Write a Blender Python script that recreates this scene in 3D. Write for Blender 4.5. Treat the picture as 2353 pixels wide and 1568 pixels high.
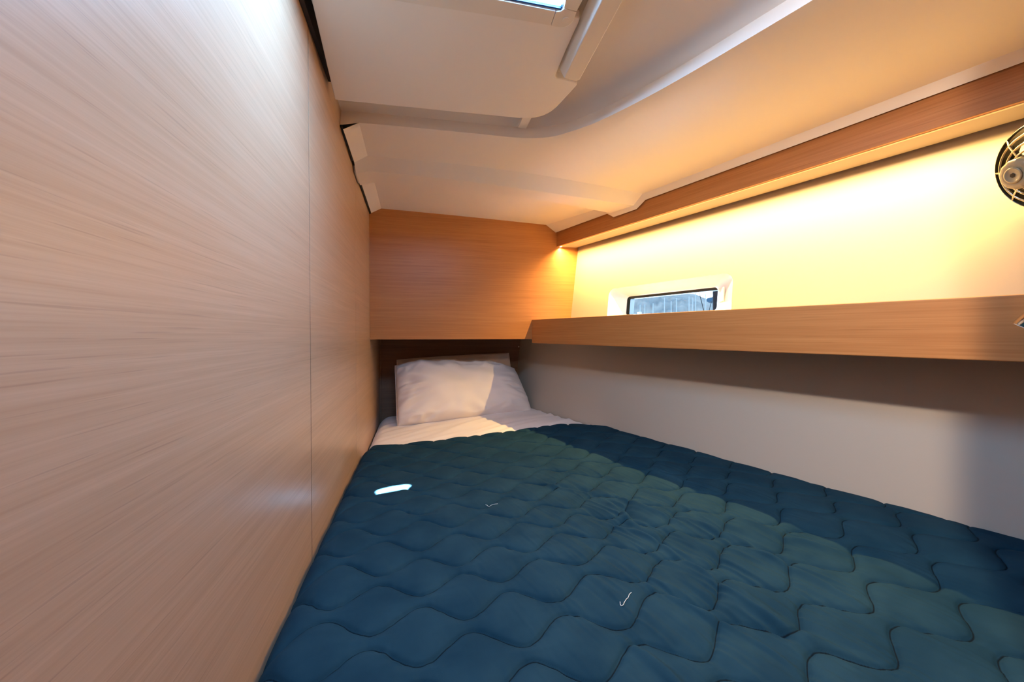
import bpy, bmesh, math
import numpy as np
from mathutils import Vector, Matrix, noise

for o in list(bpy.data.objects): bpy.data.objects.remove(o)
SC = bpy.context.scene
COL = SC.collection
PI = math.pi
ZO = 1.05                     # eye height above the cabin sole; all geometry below is written relative to it

# ------------------------------------------------------------------ camera, world, lights, exposure
cam = bpy.data.cameras.new('camera'); camo = bpy.data.objects.new('camera', cam); COL.objects.link(camo)
cam.lens = 14.0; cam.sensor_width = 36.0; cam.clip_start = 0.01; cam.clip_end = 8000
camo.location = (0, 0, 0); camo.rotation_euler = (math.radians(90 - 0.877), 0, -math.radians(12.99))
SC.camera = camo
SC.view_settings.view_transform = 'Standard'; SC.view_settings.look = 'None'
SC.view_settings.gamma = 1; SC.view_settings.use_curve_mapping = False
SC.view_settings.exposure = 0.22
SC.cycles.use_denoising = True
SC.cycles.max_bounces = 12; SC.cycles.diffuse_bounces = 7; SC.cycles.glossy_bounces = 4
SC.cycles.sample_clamp_indirect = 6

W = bpy.data.worlds.new('world'); SC.world = W; W.use_nodes = True
bg = W.node_tree.nodes['Background']; bg.inputs[0].default_value = (0.62, 0.80, 1.0, 1); bg.inputs[1].default_value = 20.0

TH = math.radians(17.77); CT, ST = math.cos(TH), math.sin(TH)
NR = Vector((CT, ST, 0)); U2 = Vector((-ST, CT, 0)); UP = Vector((0, 0, 1))
def lat(n, u, z): return NR * n + U2 * u + UP * z      # point from distance off the hull line, along it, height

def area(name, loc, direction, along, sx, sy, power, color, spread=180):
    l = bpy.data.lights.new(name, 'AREA'); l.shape = 'RECTANGLE'; l.size = sx; l.size_y = sy
    l.energy = power; l.color = color; l.spread = math.radians(spread)
    o = bpy.data.objects.new(name, l); COL.objects.link(o)
    z = -Vector(direction).normalized(); x = Vector(along).normalized(); x = (x - z * x.dot(z)).normalized(); y = z.cross(x)
    m = Matrix((x, y, z)).transposed().to_4x4(); m.translation = Vector(loc); o.matrix_world = m
    return o
# warm LED strip let into the underside of the valance, running along the hull side
LED_U0, LED_U1 = 0.10, 1.475
led_dir = (-UP + NR * 0.15)
area('led_strip_light', lat(1.136, (LED_U0 + LED_U1) / 2, 0.4035), led_dir, U2, LED_U1 - LED_U0, 0.002, 15.5, (1.0, 0.62, 0.19), 154)
# round ceiling lamp of the cabin, above and behind the camera
area('ceiling_lamp_light', (0.20, -0.055, 0.565), (.62, .42, -.75), (1, 0, 0), 0.035, 0.035, 4.4, (1.0, 0.80, 0.62), 115)
# sun coming through the gap beside the hatch blind
sp = bpy.data.lights.new('sun_gap_light', 'SPOT'); sp.energy = 6500; sp.color = (0.9, 0.95, 1.0); sp.spot_size = math.radians(2.6)
sp.spot_blend = 0.25; sp.shadow_soft_size = 0.004
spo = bpy.data.objects.new('sun_gap_light', sp); COL.objects.link(spo)
spo.location = (0.06, 0.62, 0.572); spo.scale = (1.9, .8, 1)
spo.rotation_euler = (Vector((-0.069, 1.083, -0.40)) - Vector(spo.location)).to_track_quat('-Z', 'Y').to_euler()

# ------------------------------------------------------------------ materials
def mat(name, col, rough=0.5, metal=0.0, spec=0.5, emit=None, es=0.0):
    m = bpy.data.materials.new(name); m.use_nodes = True
    b = m.node_tree.nodes['Principled BSDF']
    b.inputs['Base Color'].default_value = (*col, 1); b.inputs['Roughness'].default_value = rough
    b.inputs['Metallic'].default_value = metal; b.inputs['Specular IOR Level'].default_value = spec
    if emit: b.inputs['Emission Color'].default_value = (*emit, 1); b.inputs['Emission Strength'].default_value = es
    return m
def N(m, t, **kw):
    n = m.node_tree.nodes.new(t)
    for k, v in kw.items():
        if k in n.inputs: n.inputs[k].default_value = v
        else: setattr(n, k, v)
    return n
def wood(name, ang, light, dark, rough=0.38, coat=0.25, spec=0.5):
    """straight fine-grained veneer; grain runs along the horizontal direction ang (radians from +X)"""
    m = mat(name, light, rough, spec=spec); nt = m.node_tree; L = nt.links; b = nt.nodes['Principled BSDF']
    tc = N(m, 'ShaderNodeTexCoord'); mp = N(m, 'ShaderNodeMapping'); mp.inputs['Rotation'].default_value = (0, 0, -ang)
    L.new(tc.outputs['Object'], mp.inputs['Vector'])
    def streak(sc, detail, rough_, dist=0.0):
        q = N(m, 'ShaderNodeMapping'); q.inputs['Scale'].default_value = sc
        L.new(mp.outputs[0], q.inputs['Vector'])
        n = N(m, 'ShaderNodeTexNoise'); n.inputs['Scale'].default_value = 1.0; n.inputs['Detail'].default_value = detail
        n.inputs['Roughness'].default_value = rough_; n.inputs['Distortion'].default_value = dist
        L.new(q.outputs[0], n.inputs['Vector']); return n.outputs['Fac']
    a = streak((1.6, 2.0, 70.0), 3, 0.6); c = streak((5.0, 3.0, 330.0), 2, 0.6); d = streak((9.0, 3.0, 520.0), 1, 0.5); e = streak((0.6, 1, 9.0), 2, 0.5)
    def math_(op, x, y):
        n = N(m, 'ShaderNodeMath', operation=op)
        for i, v in enumerate((x, y)):
            if isinstance(v, (int, float)): n.inputs[i].default_value = v
            else: L.new(v, n.inputs[i])
        return n.outputs[0]
    s = math_('ADD', math_('MULTIPLY', a, 0.35), math_('MULTIPLY', c, 0.45)); s = math_('ADD', s, math_('MULTIPLY', e, 0.20))
    r = N(m, 'ShaderNodeValToRGB'); r.color_ramp.elements[0].position = 0.36; r.color_ramp.elements[1].position = 0.64
    r.color_ramp.elements[0].color = (*dark, 1); r.color_ramp.elements[1].color = (*light, 1)
    L.new(s, r.inputs['Fac'])
    fl = N(m, 'ShaderNodeMapRange'); fl.inputs['From Min'].default_value = 0.66; fl.inputs['From Max'].default_value = 0.74
    L.new(d, fl.inputs['Value'])
    mx = N(m, 'ShaderNodeMix', data_type='RGBA'); L.new(math_('MULTIPLY', fl.outputs[0], 0.28), mx.inputs['Factor'])
    L.new(r.outputs[0], mx.inputs['A']); mx.inputs['B'].default_value = (dark[0] * .45, dark[1] * .4, dark[2] * .4, 1)
    L.new(mx.outputs['Result'], b.inputs['Base Color'])
    bp = N(m, 'ShaderNodeBump', Strength=0.10, Distance=0.0006); L.new(s, bp.inputs['Height']); L.new(bp.outputs[0], b.inputs['Normal'])
    b.inputs['Coat Weight'].default_value = coat; b.inputs['Coat Roughness'].default_value = 0.32
    return m
WL, WD = (0.49, 0.218, 0.070), (0.385, 0.150, 0.042)
M = {}
M['wood_left_lit'] = wood('oak_veneer_side_lit', PI / 2, (0.57, 0.395, 0.275), (0.445, 0.290, 0.185), coat=0.4)  # same veneer as the others; cool light and sheen put into its paler tone
M['wood_back'] = wood('oak_veneer_bulkhead', 0, WL, WD)
M['wood_hull'] = wood('oak_veneer_hull', PI / 2 + TH, WL, WD, rough=0.5, coat=0.04, spec=0.3)
def fabric(name, col, rough=0.8, scale=900, bump=0.1, sheen=0.0):
    m = mat(name, col, rough, spec=0.3); nt = m.node_tree; b = nt.nodes['Principled BSDF']
    tc = N(m, 'ShaderNodeTexCoord'); n = N(m, 'ShaderNodeTexNoise', Scale=scale, Detail=2.0)
    nt.links.new(tc.outputs['Object'], n.inputs['Vector'])
    bp = N(m, 'ShaderNodeBump', Strength=bump, Distance=0.001); nt.links.new(n.outputs['Fac'], bp.inputs['Height'])
    nt.links.new(bp.outputs[0], b.inputs['Normal']); b.inputs['Sheen Weight'].default_value = sheen
    return m
M['liner'] = fabric('ceiling_liner', (0.90, 0.865, 0.825), 0.42, 700, 0.04)
M['hull_cloth'] = fabric('hull_lining', (0.45, 0.39, 0.325), 0.62, 900, 0.08)
M['plastic'] = mat('cream_plastic', (0.82, 0.77, 0.70), 0.35)
M['white_plastic'] = mat('white_plastic', (0.86, 0.87, 0.87), 0.28)
M['black'] = mat('black_rubber', (0.012, 0.012, 0.016), 0.6)
M['gasket'] = mat('window_gasket', (0.010, 0.022, 0.028), 0.35)
M['sheet'] = fabric('cotton_sheet', (0.80, 0.74, 0.72), 0.85, 1200, 0.12, 0.1)
M['pillow'] = fabric('cotton_pillowcase', (0.84, 0.78, 0.75), 0.85, 1200, 0.10, 0.1)
M['headboard'] = wood('shaded_recess_board', 0, (0.25, 0.145, 0.09), (0.17, 0.095, 0.06), 0.55, 0.0)  # the unlit look of the recess is put into this darker tone
M['chrome'] = mat('chrome', (0.85, 0.83, 0.78), 0.12, 1.0)
M['led'] = mat('led_emitter', (1, 0.9, 0.7), 0.4, emit=(1.0, 0.80, 0.45), es=6.0)
M['pane_glow'] = mat('hatch_diffuser', (0.8, 0.85, 0.9), 0.4, emit=(0.30, 0.60, 1.0), es=35.0)
M['lamp_glow'] = mat('lamp_diffuser', (0.9, 0.9, 0.85), 0.4, emit=(1.0, 0.85, 0.68), es=3.0)
M['floor'] = wood('cabin_sole', 0, (0.20, 0.12, 0.07), (0.12, 0.07, 0.04), 0.4)
M['blue_edge'] = mat('hatch_blue_edge', (0.02, 0.10, 0.30), 0.3)
# quilt cotton: plain dyed cloth, darker thread in the stitched lines (same wavy lines as the quilt mesh)
P_ = .1352; SP = .0700; AM = .0215
q = mat('quilt_cotton', (0.008, 0.09, 0.18), 0.85, spec=0.2); nt = q.node_tree; b = nt.nodes['Principled BSDF']
tc = N(q, 'ShaderNodeTexCoord'); n1 = N(q, 'ShaderNodeTexNoise', Scale=1500.0, Detail=2.0); n2 = N(q, 'ShaderNodeTexNoise', Scale=14.0, Detail=3.0)
for n in (n1, n2): nt.links.new(tc.outputs['Object'], n.inputs['Vector'])
rp = N(q, 'ShaderNodeValToRGB'); rp.color_ramp.elements[0].color = (0.0055, 0.027, 0.048, 1); rp.color_ramp.elements[1].color = (0.0105, 0.038, 0.061, 1)
rp.color_ramp.elements[0].position = 0.35; rp.color_ramp.elements[1].position = 0.65
nt.links.new(n2.outputs['Fac'], rp.inputs['Fac'])
uvn = N(q, 'ShaderNodeUVMap', uv_map='stitch'); sx = N(q, 'ShaderNodeSeparateXYZ'); nt.links.new(uvn.outputs[0], sx.inputs[0])
def qm(op, *a):
    n = N(q, 'ShaderNodeMath', operation=op)
    for i, v in enumerate(a):
        if isinstance(v, (int, float)): n.inputs[i].default_value = v
        else: nt.links.new(v, n.inputs[i])
    return n.outputs[0]
cs = qm('MULTIPLY', qm('COSINE', qm('MULTIPLY', qm('ADD', sx.outputs[0], .067), 2 * PI / P_)), AM)
def dline(sign, off):
    v = qm('ADD', sx.outputs[1], -.658 + off + SP + 20 * SP); v = qm('SUBTRACT' if sign > 0 else 'ADD', v, cs)
    return qm('ABSOLUTE', qm('SUBTRACT', qm('MODULO', v, 2 * SP), SP))
dl = qm('MINIMUM', dline(1, 0), dline(-1, SP))
mr = N(q, 'ShaderNodeMapRange', interpolation_type='SMOOTHSTEP'); mr.inputs['From Min'].default_value = .0003; mr.inputs['From Max'].default_value = .0017
mr.inputs['To Min'].default_value = 1; mr.inputs['To Max'].default_value = 0; nt.links.new(dl, mr.inputs['Value'])
mxq = N(q, 'ShaderNodeMix', data_type='RGBA'); nt.links.new(qm('MULTIPLY', mr.outputs[0], .92), mxq.inputs['Factor'])
nt.links.new(rp.outputs[0], mxq.inputs['A']); mxq.inputs['B'].default_value = (0.0012, 0.004, 0.007, 1)
nt.links.new(mxq.outputs['Result'], b.inputs['Base Color'])
bp = N(q, 'ShaderNodeBump', Strength=0.25, Distance=0.0006); nt.links.new(n1.outputs['Fac'], bp.inputs['Height']); nt.links.new(bp.outputs[0], b.inputs['Normal'])
b.inputs['Sheen Weight'].default_value = 0.0; M['quilt'] = q; b.inputs['Specular IOR Level'].default_value = 0.08
# glass
g = bpy.data.materials.new('window_glass'); g.use_nodes = True; nt = g.node_tree; nt.nodes.clear()
out = nt.nodes.new('ShaderNodeOutputMaterial'); tr = nt.nodes.new('ShaderNodeBsdfTransparent'); gl = nt.nodes.new('ShaderNodeBsdfGlossy')
tr.inputs[0].default_value = (0.88, 0.94, 0.97, 1); gl.inputs['Roughness'].default_value = 0.02
mx = nt.nodes.new('ShaderNodeMixShader'); mx.inputs[0].default_value = 0.06
nt.links.new(tr.outputs[0], mx.inputs[1]); nt.links.new(gl.outputs[0], mx.inputs[2]); nt.links.new(mx.outputs[0], out.inputs[0]); M['glass'] = g

# ------------------------------------------------------------------ helpers
def obj(name, me, m=None, parent=None, smooth=False, bevel=0, segs=2, **props):
    if isinstance(me, bmesh.types.BMesh):
        bm = me; me = bpy.data.meshes.new(name); bm.to_mesh(me); bm.free()
    o = bpy.data.objects.new(name, me); COL.objects.link(o)
    if m: me.materials.append(m)
    if smooth: me.shade_smooth()
    if bevel:
        md = o.modifiers.new('bevel', 'BEVEL'); md.width = bevel; md.segments = segs; md.limit_method = 'ANGLE'; md.angle_limit = math.radians(28)
        md.harden_normals = False
    if parent: o.parent = parent
    for k, v in props.items(): o[k] = v
    return o
def empty(name, loc, **props):
    o = bpy.data.objects.new(name, None); COL.objects.link(o); o.location = loc; o.empty_display_size = 0.05
    for k, v in props.items(): o[k] = v
    return o
def pobj(name, bm, m, root, **kw):                      # a part written in world coordinates under a root Empty
    bmesh.ops.translate(bm, verts=bm.verts, vec=-Vector(root.location))
    return obj(name, bm, m, root, **kw)
def hexa(bm, p):                                        # p: 4 bottom + 4 top corners
    v = [bm.verts.new(x) for x in p]
    for f in ((3, 2, 1, 0), (4, 5, 6, 7), (0, 1, 5, 4), (1, 2, 6, 5), (2, 3, 7, 6), (3, 0, 4, 7)): bm.faces.new([v[i] for i in f])
def box(bm, a, b_):
    (x0, y0, z0), (x1, y1, z1) = a, b_
    hexa(bm, [(x0, y0, z0), (x1, y0, z0), (x1, y1, z0), (x0, y1, z0), (x0, y0, z1), (x1, y0, z1), (x1, y1, z1), (x0, y1, z1)])
def lbox(bm, n0, n1, u0, u1, z0, z1):                   # box aligned with the hull side
    hexa(bm, [lat(n0, u0, z0), lat(n1, u0, z0), lat(n1, u1, z0), lat(n0, u1, z0), lat(n0, u0, z1), lat(n1, u0, z1), lat(n1, u1, z1), lat(n0, u1, z1)])
def mkbox(*a): bm = bmesh.new(); box(bm, *a); return bm
def mklbox(*a): bm = bmesh.new(); lbox(bm, *a); return bm
def prism(bm, pts, off):                                # polygon extruded by vector off
    a = [bm.verts.new(p) for p in pts]; c = [bm.verts.new(Vector(p) + Vector(off)) for p in pts]
    bm.faces.new(a); bm.faces.new(c[::-1])
    for i in range(len(a)): j = (i + 1) % len(a); bm.faces.new((a[j], a[i], c[i], c[j]))
    bmesh.ops.recalc_face_normals(bm, faces=bm.faces)
def grid(bm, rows):
    V = [[bm.verts.new(p) for p in r] for r in rows]
    for i in range(len(V) - 1):
        for j in range(len(V[i]) - 1): bm.faces.new((V[i][j], V[i][j + 1], V[i + 1][j + 1], V[i + 1][j]))
    return V
def tube(bm, pts, r, seg=10, caps=True, closed=False):
    P = [Vector(p) for p in pts]; n = len(P); rings = []; up = None
    rr = r if isinstance(r, (list, tuple)) else [r] * n
    for i in range(n):
        if closed: t = (P[(i + 1) % n] - P[i - 1])
        else: t = P[min(i + 1, n - 1)] - P[max(i - 1, 0)]
        t.normalize()
        if up is None: up = t.orthogonal()
        up = (up - t * up.dot(t)).normalized(); s = t.cross(up)
        rings.append([bm.verts.new(P[i] + (up * math.cos(a) + s * math.sin(a)) * rr[i]) for a in [2 * PI * k / seg for k in range(seg)]])
    for i in range(n if closed else n - 1):
        a, c = rings[i], rings[(i + 1) % n]
        for k in range(seg): bm.faces.new((a[k], a[(k + 1) % seg], c[(k + 1) % seg], c[k]))
    if caps and not closed: bm.faces.new(rings[0][::-1]); bm.faces.new(rings[-1])
def lathe(bm, prof, org, axis, seg=32):                 # prof: (distance along axis, radius)
    ax = Vector(axis).normalized(); e = ax.orthogonal().normalized(); f = ax.cross(e); rings = []
    for d, r in prof:
        c = Vector(org) + ax * d
        rings.append([bm.verts.new(c + (e * math.cos(2 * PI * k / seg) + f * math.sin(2 * PI * k / seg)) * max(r, 1e-5)) for k in range(seg)])
    for a, c in zip(rings, rings[1:]):
        for k in range(seg): bm.faces.new((a[k], a[(k + 1) % seg], c[(k + 1) % seg], c[k]))
    bm.faces.new(rings[0][::-1]); bm.faces.new(rings[-1])
    bmesh.ops.recalc_face_normals(bm, faces=bm.faces)
def resample(pts, n):
    P = np.array(pts, float); d = np.r_[0, np.cumsum(np.linalg.norm(np.diff(P, axis=0), axis=1))]; t = np.linspace(0, d[-1], n)
    return np.stack([np.interp(t, d, P[:, k]) for k in range(P.shape[1])], 1)
def chaikin(pts, it=3):
    P = [np.array(p, float) for p in pts]
    for _ in range(it):
        Q = [P[0]]
        for a, c in zip(P, P[1:]): Q += [a * .75 + c * .25, a * .25 + c * .75]
        Q.append(P[-1]); P = Q
    return P
def sstep(t): t = max(0., min(1., t)); return t * t * (3 - 2 * t)

XW = -0.205      # face of the left partition
D = 1.757        # face of the forward bulkhead panel
D2 = 2.16        # headboard inside the recess under it
YA = -0.62       # aft bulkhead behind the camera
FL = -ZO

# ------------------------------------------------------------------ structure
obj('floor', mkbox((-0.6, YA - .05, FL - .04), (1.9, D2 + .1, FL)), M['floor'], kind='structure')
# left partition: backing board and three veneered panels
wl = obj('wall_left', mkbox((XW - .035, YA - .03, FL), (XW - .016, D2 + .03, 0.765)), M['black'], kind='structure')
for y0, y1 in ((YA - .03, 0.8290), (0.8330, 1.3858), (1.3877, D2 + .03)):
    obj('panel', mkbox((XW - .016, y0, FL), (XW, y1, 0.76)), M['wood_left_lit'], wl)
obj('joint_seal', mkbox((XW - .016, .8290, FL), (XW - .0006, .8330, .76)), M['black'], wl)
obj('joint_seal', mkbox((XW - .016, 1.3858, FL), (XW - .0006, 1.3877, .76)), M['black'], wl)
# forward bulkhead panel above the recess, with the ceiling standing on its shaped top edge
bm = bmesh.new()
prism(bm, [(XW, D, -.0195), (.80, D, -.0195), (.80, D, .56), (XW, D, .60)], (0, .018, 0))
obj('wall_forward', bm, M['wood_back'], kind='structure', bevel=0.0008)
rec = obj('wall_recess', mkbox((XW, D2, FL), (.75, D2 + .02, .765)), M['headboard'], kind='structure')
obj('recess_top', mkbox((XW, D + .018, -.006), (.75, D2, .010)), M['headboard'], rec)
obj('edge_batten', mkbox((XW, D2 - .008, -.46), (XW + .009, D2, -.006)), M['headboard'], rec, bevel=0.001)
for z in (-.066,):
    bm = bmesh.new(); lathe(bm, [(0, .0042), (.0015, .004), (.0024, .0018), (.0026, 0)], (.537, D2, z), (0, -1, 0), 16)
    obj('screw_cap', bm, M['plastic'], rec, smooth=True)
# aft bulkhead behind the camera; added unseen block shadows the near hull side
obj('wall_aft', mkbox((XW - .03, YA - .03, FL), (1.6, YA, 0.765)), M['wood_back'], kind='structure')
obj('wall_shadow_block', mkbox((0.502, YA, FL), (1.55, 0.171, 0.765)), M['wood_back'], kind='structure')

# hull side lining with the window opening
nh = Vector((.947, .304, -.103)).normalized(); hd = 1.1777
HU = U2.copy(); HV = (nh.cross(HU)); HV = HV if HV.z > 0 else -HV
HU = (HU - nh * HU.dot(nh)).normalized()
def hp(u, z, n=0.0):             # point on the lining at station u and height z, pushed outboard by n
    p = nh * (hd + n) + HU * u
    return p + HV * ((z - p.z) / HV.z)
def rrect(u0, u1, z0, z1, r, n, k=8):
    pts = []
    for cu, cz, a0 in ((u1 - r, z1 - r, 0), (u0 + r, z1 - r, 90), (u0 + r, z0 + r, 180), (u1 - r, z0 + r, 270)):
        for i in range(k + 1):
            a = math.radians(a0 + 90 * i / k); pts.append((cu + r * math.cos(a), cz + r * math.sin(a)))
    return [hp(u, z, n) for u, z in pts]
OU = (0.700, 1.226, 0.042, 0.1915, 0.030)
hole = rrect(*OU, 0.0)
bm = bmesh.new(); hv = [bm.verts.new(p) for p in hole]
oc = [hp(1.95, .80), hp(-.95, .80), hp(-.95, -1.05), hp(1.95, -1.05)]; ocv = [bm.verts.new(p) for p in oc]; K = 9
for c in range(4):
    seg = hv[c * K:(c + 1) * K]
    for a, b_ in zip(seg, seg[1:]): bm.faces.new((a, b_, ocv[c]))
    nx = hv[((c + 1) * K) % (4 * K)]
    bm.faces.new((seg[-1], nx, ocv[(c + 1) % 4], ocv[c]))
bmesh.ops.recalc_face_normals(bm, faces=bm.faces)
wr = obj('wall_right', bm, M['hull_cloth'], kind='structure')

# ceiling liner ------------------------------------------------------
def xr(y): return (1.108 - .033 * sstep((y - 1.35) / .40) - ST * y) / CT
def zc(x, y):
    zl = .53 + .06 * (1.757 - y); t = sstep((y - 1.2) / .55); zr = .4935 + .0125 * t
    if y < 1.0: zl = .53 + .06 * .757
    s = max(-.2, min(1.2, (x + .16) / (xr(y) + .16)))
    return zl + (zr - zl) * (s * .75 + .25 * s * s)
A = [(-.157, 1.137), (-.12, 1.131), (.0416, 1.1067), (.1811, 1.0849), (.27, 1.072), (.3424, 1.0439), (.379, 1.0076), (.4187, .9566), (.4507, .8999), (.5007, .7923), (.5373, .6977), (.5731, .5963), (.6014, .5156), (.72, .17), (.96, -.62)]
A = chaikin(A, 3)
NC, NT = 26, 70
rt = [(-.157, 1.3140), (.048, 1.2852), (.3175, 1.2600), (.5194, 1.2568), (xr(1.262), 1.262)]
rb = [(-.157, 1.3500), (.1209, 1.3224), (.4451, 1.3120), (xr(1.300), 1.300)]
fa = [(-.157, 1.4350), (.1799, 1.3850), (.45, 1.385), (xr(1.408), 1.408)]
fb = [(-.157, 1.4650), (.1799, 1.4150), (.45, 1.415), (xr(1.440), 1.440)]
pe = [(-.157, D + .003), (.1773, D + .003), (.45, D + .003), (xr(D + .003), D + .003)]
def row(pts, dz): return [(x, y, zc(x, y) - dz) for x, y in resample(chaikin(pts, 2), NC)]
bm = bmesh.new()
R = [row(rt, 0), row(rb, .031), row(fa, .031), row(fb, 0), row(pe, 0)]
# extra columns: moulded edge along the left partition, moulded edge along the hull valance
FN = 1.1195
full = []
for k, r in enumerate(R):
    dz = .031 if k in (1, 2) else 0
    l = r[0]; rr_ = r[-1]; y = rr_[1]
    zfl = (.452 if dz else .4735)
    xf = (FN - ST * y) / CT
    full.append([(-.197, l[1] + .006, l[2] - (.010 if dz else .022))] + r + [(xf, y, zfl)])
# smooth longer spans
def mid(a, b_, n):
    return [[tuple(np.array(p) * (1 - t) + np.array(q_) * t) for p, q_ in zip(a, b_)] for t in [i / n for i in range(1, n)]]
rows = [full[0], full[1], full[2], full[3]] + mid(full[3], full[4], 4) + [full[4]]
grid(bm, rows)
# from the recess edge out to the beam and along the hull edge
Bc = [(p[0], p[1]) for p in R[0]]
rim = [(xr(y), y) for y in np.linspace(1.262, YA, NT - NC + 1)][1:]
Bc = Bc + rim
Ar = resample(A, 400)
# match stations: fraction of the length up to the beam corner, then along the hull edge
dA = np.r_[0, np.cumsum(np.linalg.norm(np.diff(Ar, axis=0), axis=1))]
ic = int(np.argmin(np.abs(Ar[:, 0] - .375) + np.abs(Ar[:, 1] - 1.01)))
tA = np.r_[np.linspace(0, dA[ic], NC), np.linspace(dA[ic], dA[-1], NT - NC + 1)[1:]]
Am = np.stack([np.interp(tA, dA, Ar[:, k]) for k in (0, 1)], 1)
NS = 9
rws = []
for t in np.linspace(0, 1, NS):
    rws.append([(a[0] * (1 - t) + c[0] * t, a[1] * (1 - t) + c[1] * t) for a, c in zip(Am, Bc)])
rws = [[(x, y, zc(x, y)) for x, y in r] for r in rws]
grid(bm, rws[::-1])
# edge strip along the valance aft of the beam
grid(bm, [[rws[-1][i] for i in range(NC - 1, NT)], [((FN - ST * rws[-1][i][1]) / CT, rws[-1][i][1], .4735) for i in range(NC - 1, NT)]])
# moulded edge along the left partition between recess and beam
le = [rws[k][0] for k in range(NS)]
grid(bm, [le, [(-.197, p[1] + .006 * (k / (NS - 1)), p[2] - .022) for k, p in enumerate(le)]])
# recess wall and recess top
Am3 = [Vector((a[0], a[1], zc(a[0], a[1]))) for a in Am]
J = []
for i, p in enumerate(Am3):
    t = (Am3[min(i + 1, NT - 1)] - Am3[max(i - 1, 0)]); t.z = 0; t.normalize(); nrm = Vector((-t.y, t.x, 0))
    J.append(p + nrm * .014 + Vector((0, 0, .036)))
F = chaikin([(-.157, 1.030, .612), (.20, 1.012, .606), (.318, .995, .60), (.3483, .9265, .60), (.3737, .8547, .60), (.387, .774, .60), (.3901, .7076, .60), (.3928, .6507, .60), (.42, .17, .606), (.50, YA, .61)], 2)
F = resample(F, 400); dF = np.r_[0, np.cumsum(np.linalg.norm(np.diff(F, axis=0), axis=1))]
kc = int(np.argmin(np.abs(F[:, 0] - .325) + np.abs(F[:, 1] - .98)))
tF = np.r_[np.linspace(0, dF[kc], NC), np.linspace(dF[kc], dF[-1], NT - NC + 1)[1:]]
Fm = [Vector([float(np.interp(t, dF, F[:, k])) for k in range(3)]) for t in tF]
lip = [p + Vector((0, 0, 0)) for p in Am3]
JF = [j.lerp(f, .25) + Vector((0, 0, .002)) for j, f in zip(J, Fm)]; JG = [j.lerp(f, .6) + Vector((0, 0, .002)) for j, f in zip(J, Fm)]
In = [Vector((min(p.x - .02, .30), min(p.y, 1.00) - .01, .622)) for p in Fm]
In2 = [Vector((-.20, min(p.y, 1.00) - .01, .626)) for p in Fm]
grid(bm, [lip, J, JF, JG, Fm, In, In2])
grid(bm, [[lip[0] + Vector((-.05, .004, -.01)), J[0] + Vector((-.05, .004, 0)), Fm[0] + Vector((-.05, 0, 0)), In2[0]], [lip[0], J[0], Fm[0], In2[0] + Vector((.04, 0, 0))]])
bmesh.ops.remove_doubles(bm, verts=bm.verts, dist=0.0004)
bmesh.ops.recalc_face_normals(bm, faces=bm.faces)
ceil = obj('ceiling', bm, M['liner'], smooth=True, kind='structure', bevel=0.0045, segs=3)
# deck above everything keeps daylight out
obj('deck', mkbox((-.6, YA - .1, .76), (2.2, D2 + .2, .80)), M['white_plastic'], ceil)
# black rubber seals, and a gap-shade strip, between liner and left partition
seal = empty('trim_1', (XW, 1.0, .6), kind='structure')
def strip(pts, r=0.003):
    bm = bmesh.new(); tube(bm, pts, r, 8); return pobj('rubber_seal_gap_shade', bm, M['black'], seal, smooth=True)
strip([(-.2015, 1.135, .553), (-.2015, 1.22, .545), (-.2015, 1.305, .535)])
strip([(-.2015, 1.465, .525), (-.2015, 1.60, .517), (-.2015, D, .507)])
bm = bmesh.new(); box(bm, (-.2045, .18, .585), (-.196, 1.00, .72)); pobj('rubber_seal_gap_shade', bm, M['black'], seal)  # black strip stands in for the shade of the deep gap
# light moulded end of the beam at the partition
bm = bmesh.new(); prism(bm, [(-.2035, 1.345, .536), (-.2035, 1.445, .528), (-.2035, 1.440, .514), (-.2035, 1.352, .520)], (.008, 0, 0))
obj('beam_end', bm, M['liner'], ceil, bevel=0.001)

# hull valance: front board and underside
va = obj('trim_2', mklbox(1.124, 1.139, -.75, 1.4862, .4085, .4905), M['wood_hull'], kind='structure', bevel=0.0008)
# cut the two ends to the forward bulkhead line
bm = bmesh.new(); e0 = -.75
hexa(bm, [lat(1.139, e0, .4085), lat(1.215, e0, .4085), Vector(((1.215 - ST * D) / CT, D, .4085)), Vector(((1.139 - ST * D) / CT, D, .4085)),
          lat(1.139, e0, .4185), lat(1.215, e0, .4185), Vector(((1.215 - ST * D) / CT, D, .4185)), Vector(((1.139 - ST * D) / CT, D, .4185))])
obj('valance_underside', bm, M['hull_cloth'], va)
bm = bmesh.new()
hexa(bm, [lat(1.124, 1.40, .4085), lat(1.139, 1.40, .4085), Vector(((1.139 - ST * D) / CT, D, .4085)), Vector(((1.124 - ST * D) / CT, D, .4085)),
          lat(1.124, 1.40, .4905), lat(1.139, 1.40, .4905), Vector(((1.139 - ST * D) / CT, D, .4905)), Vector(((1.124 - ST * D) / CT, D, .4905))])
va.data.clear_geometry()
bm2 = bmesh.new()
hexa(bm2, [lat(1.124, e0, .4085), lat(1.139, e0, .4085), Vector(((1.139 - ST * D) / CT, D, .4085)), Vector(((1.124 - ST * D) / CT, D, .4085)),
           lat(1.124, e0, .4905), lat(1.139, e0, .4905), Vector(((1.139 - ST * D) / CT, D, .4905)), Vector(((1.124 - ST * D) / CT, D, .4905))])
bm.free(); bm2.to_mesh(va.data); bm2.free()

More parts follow.
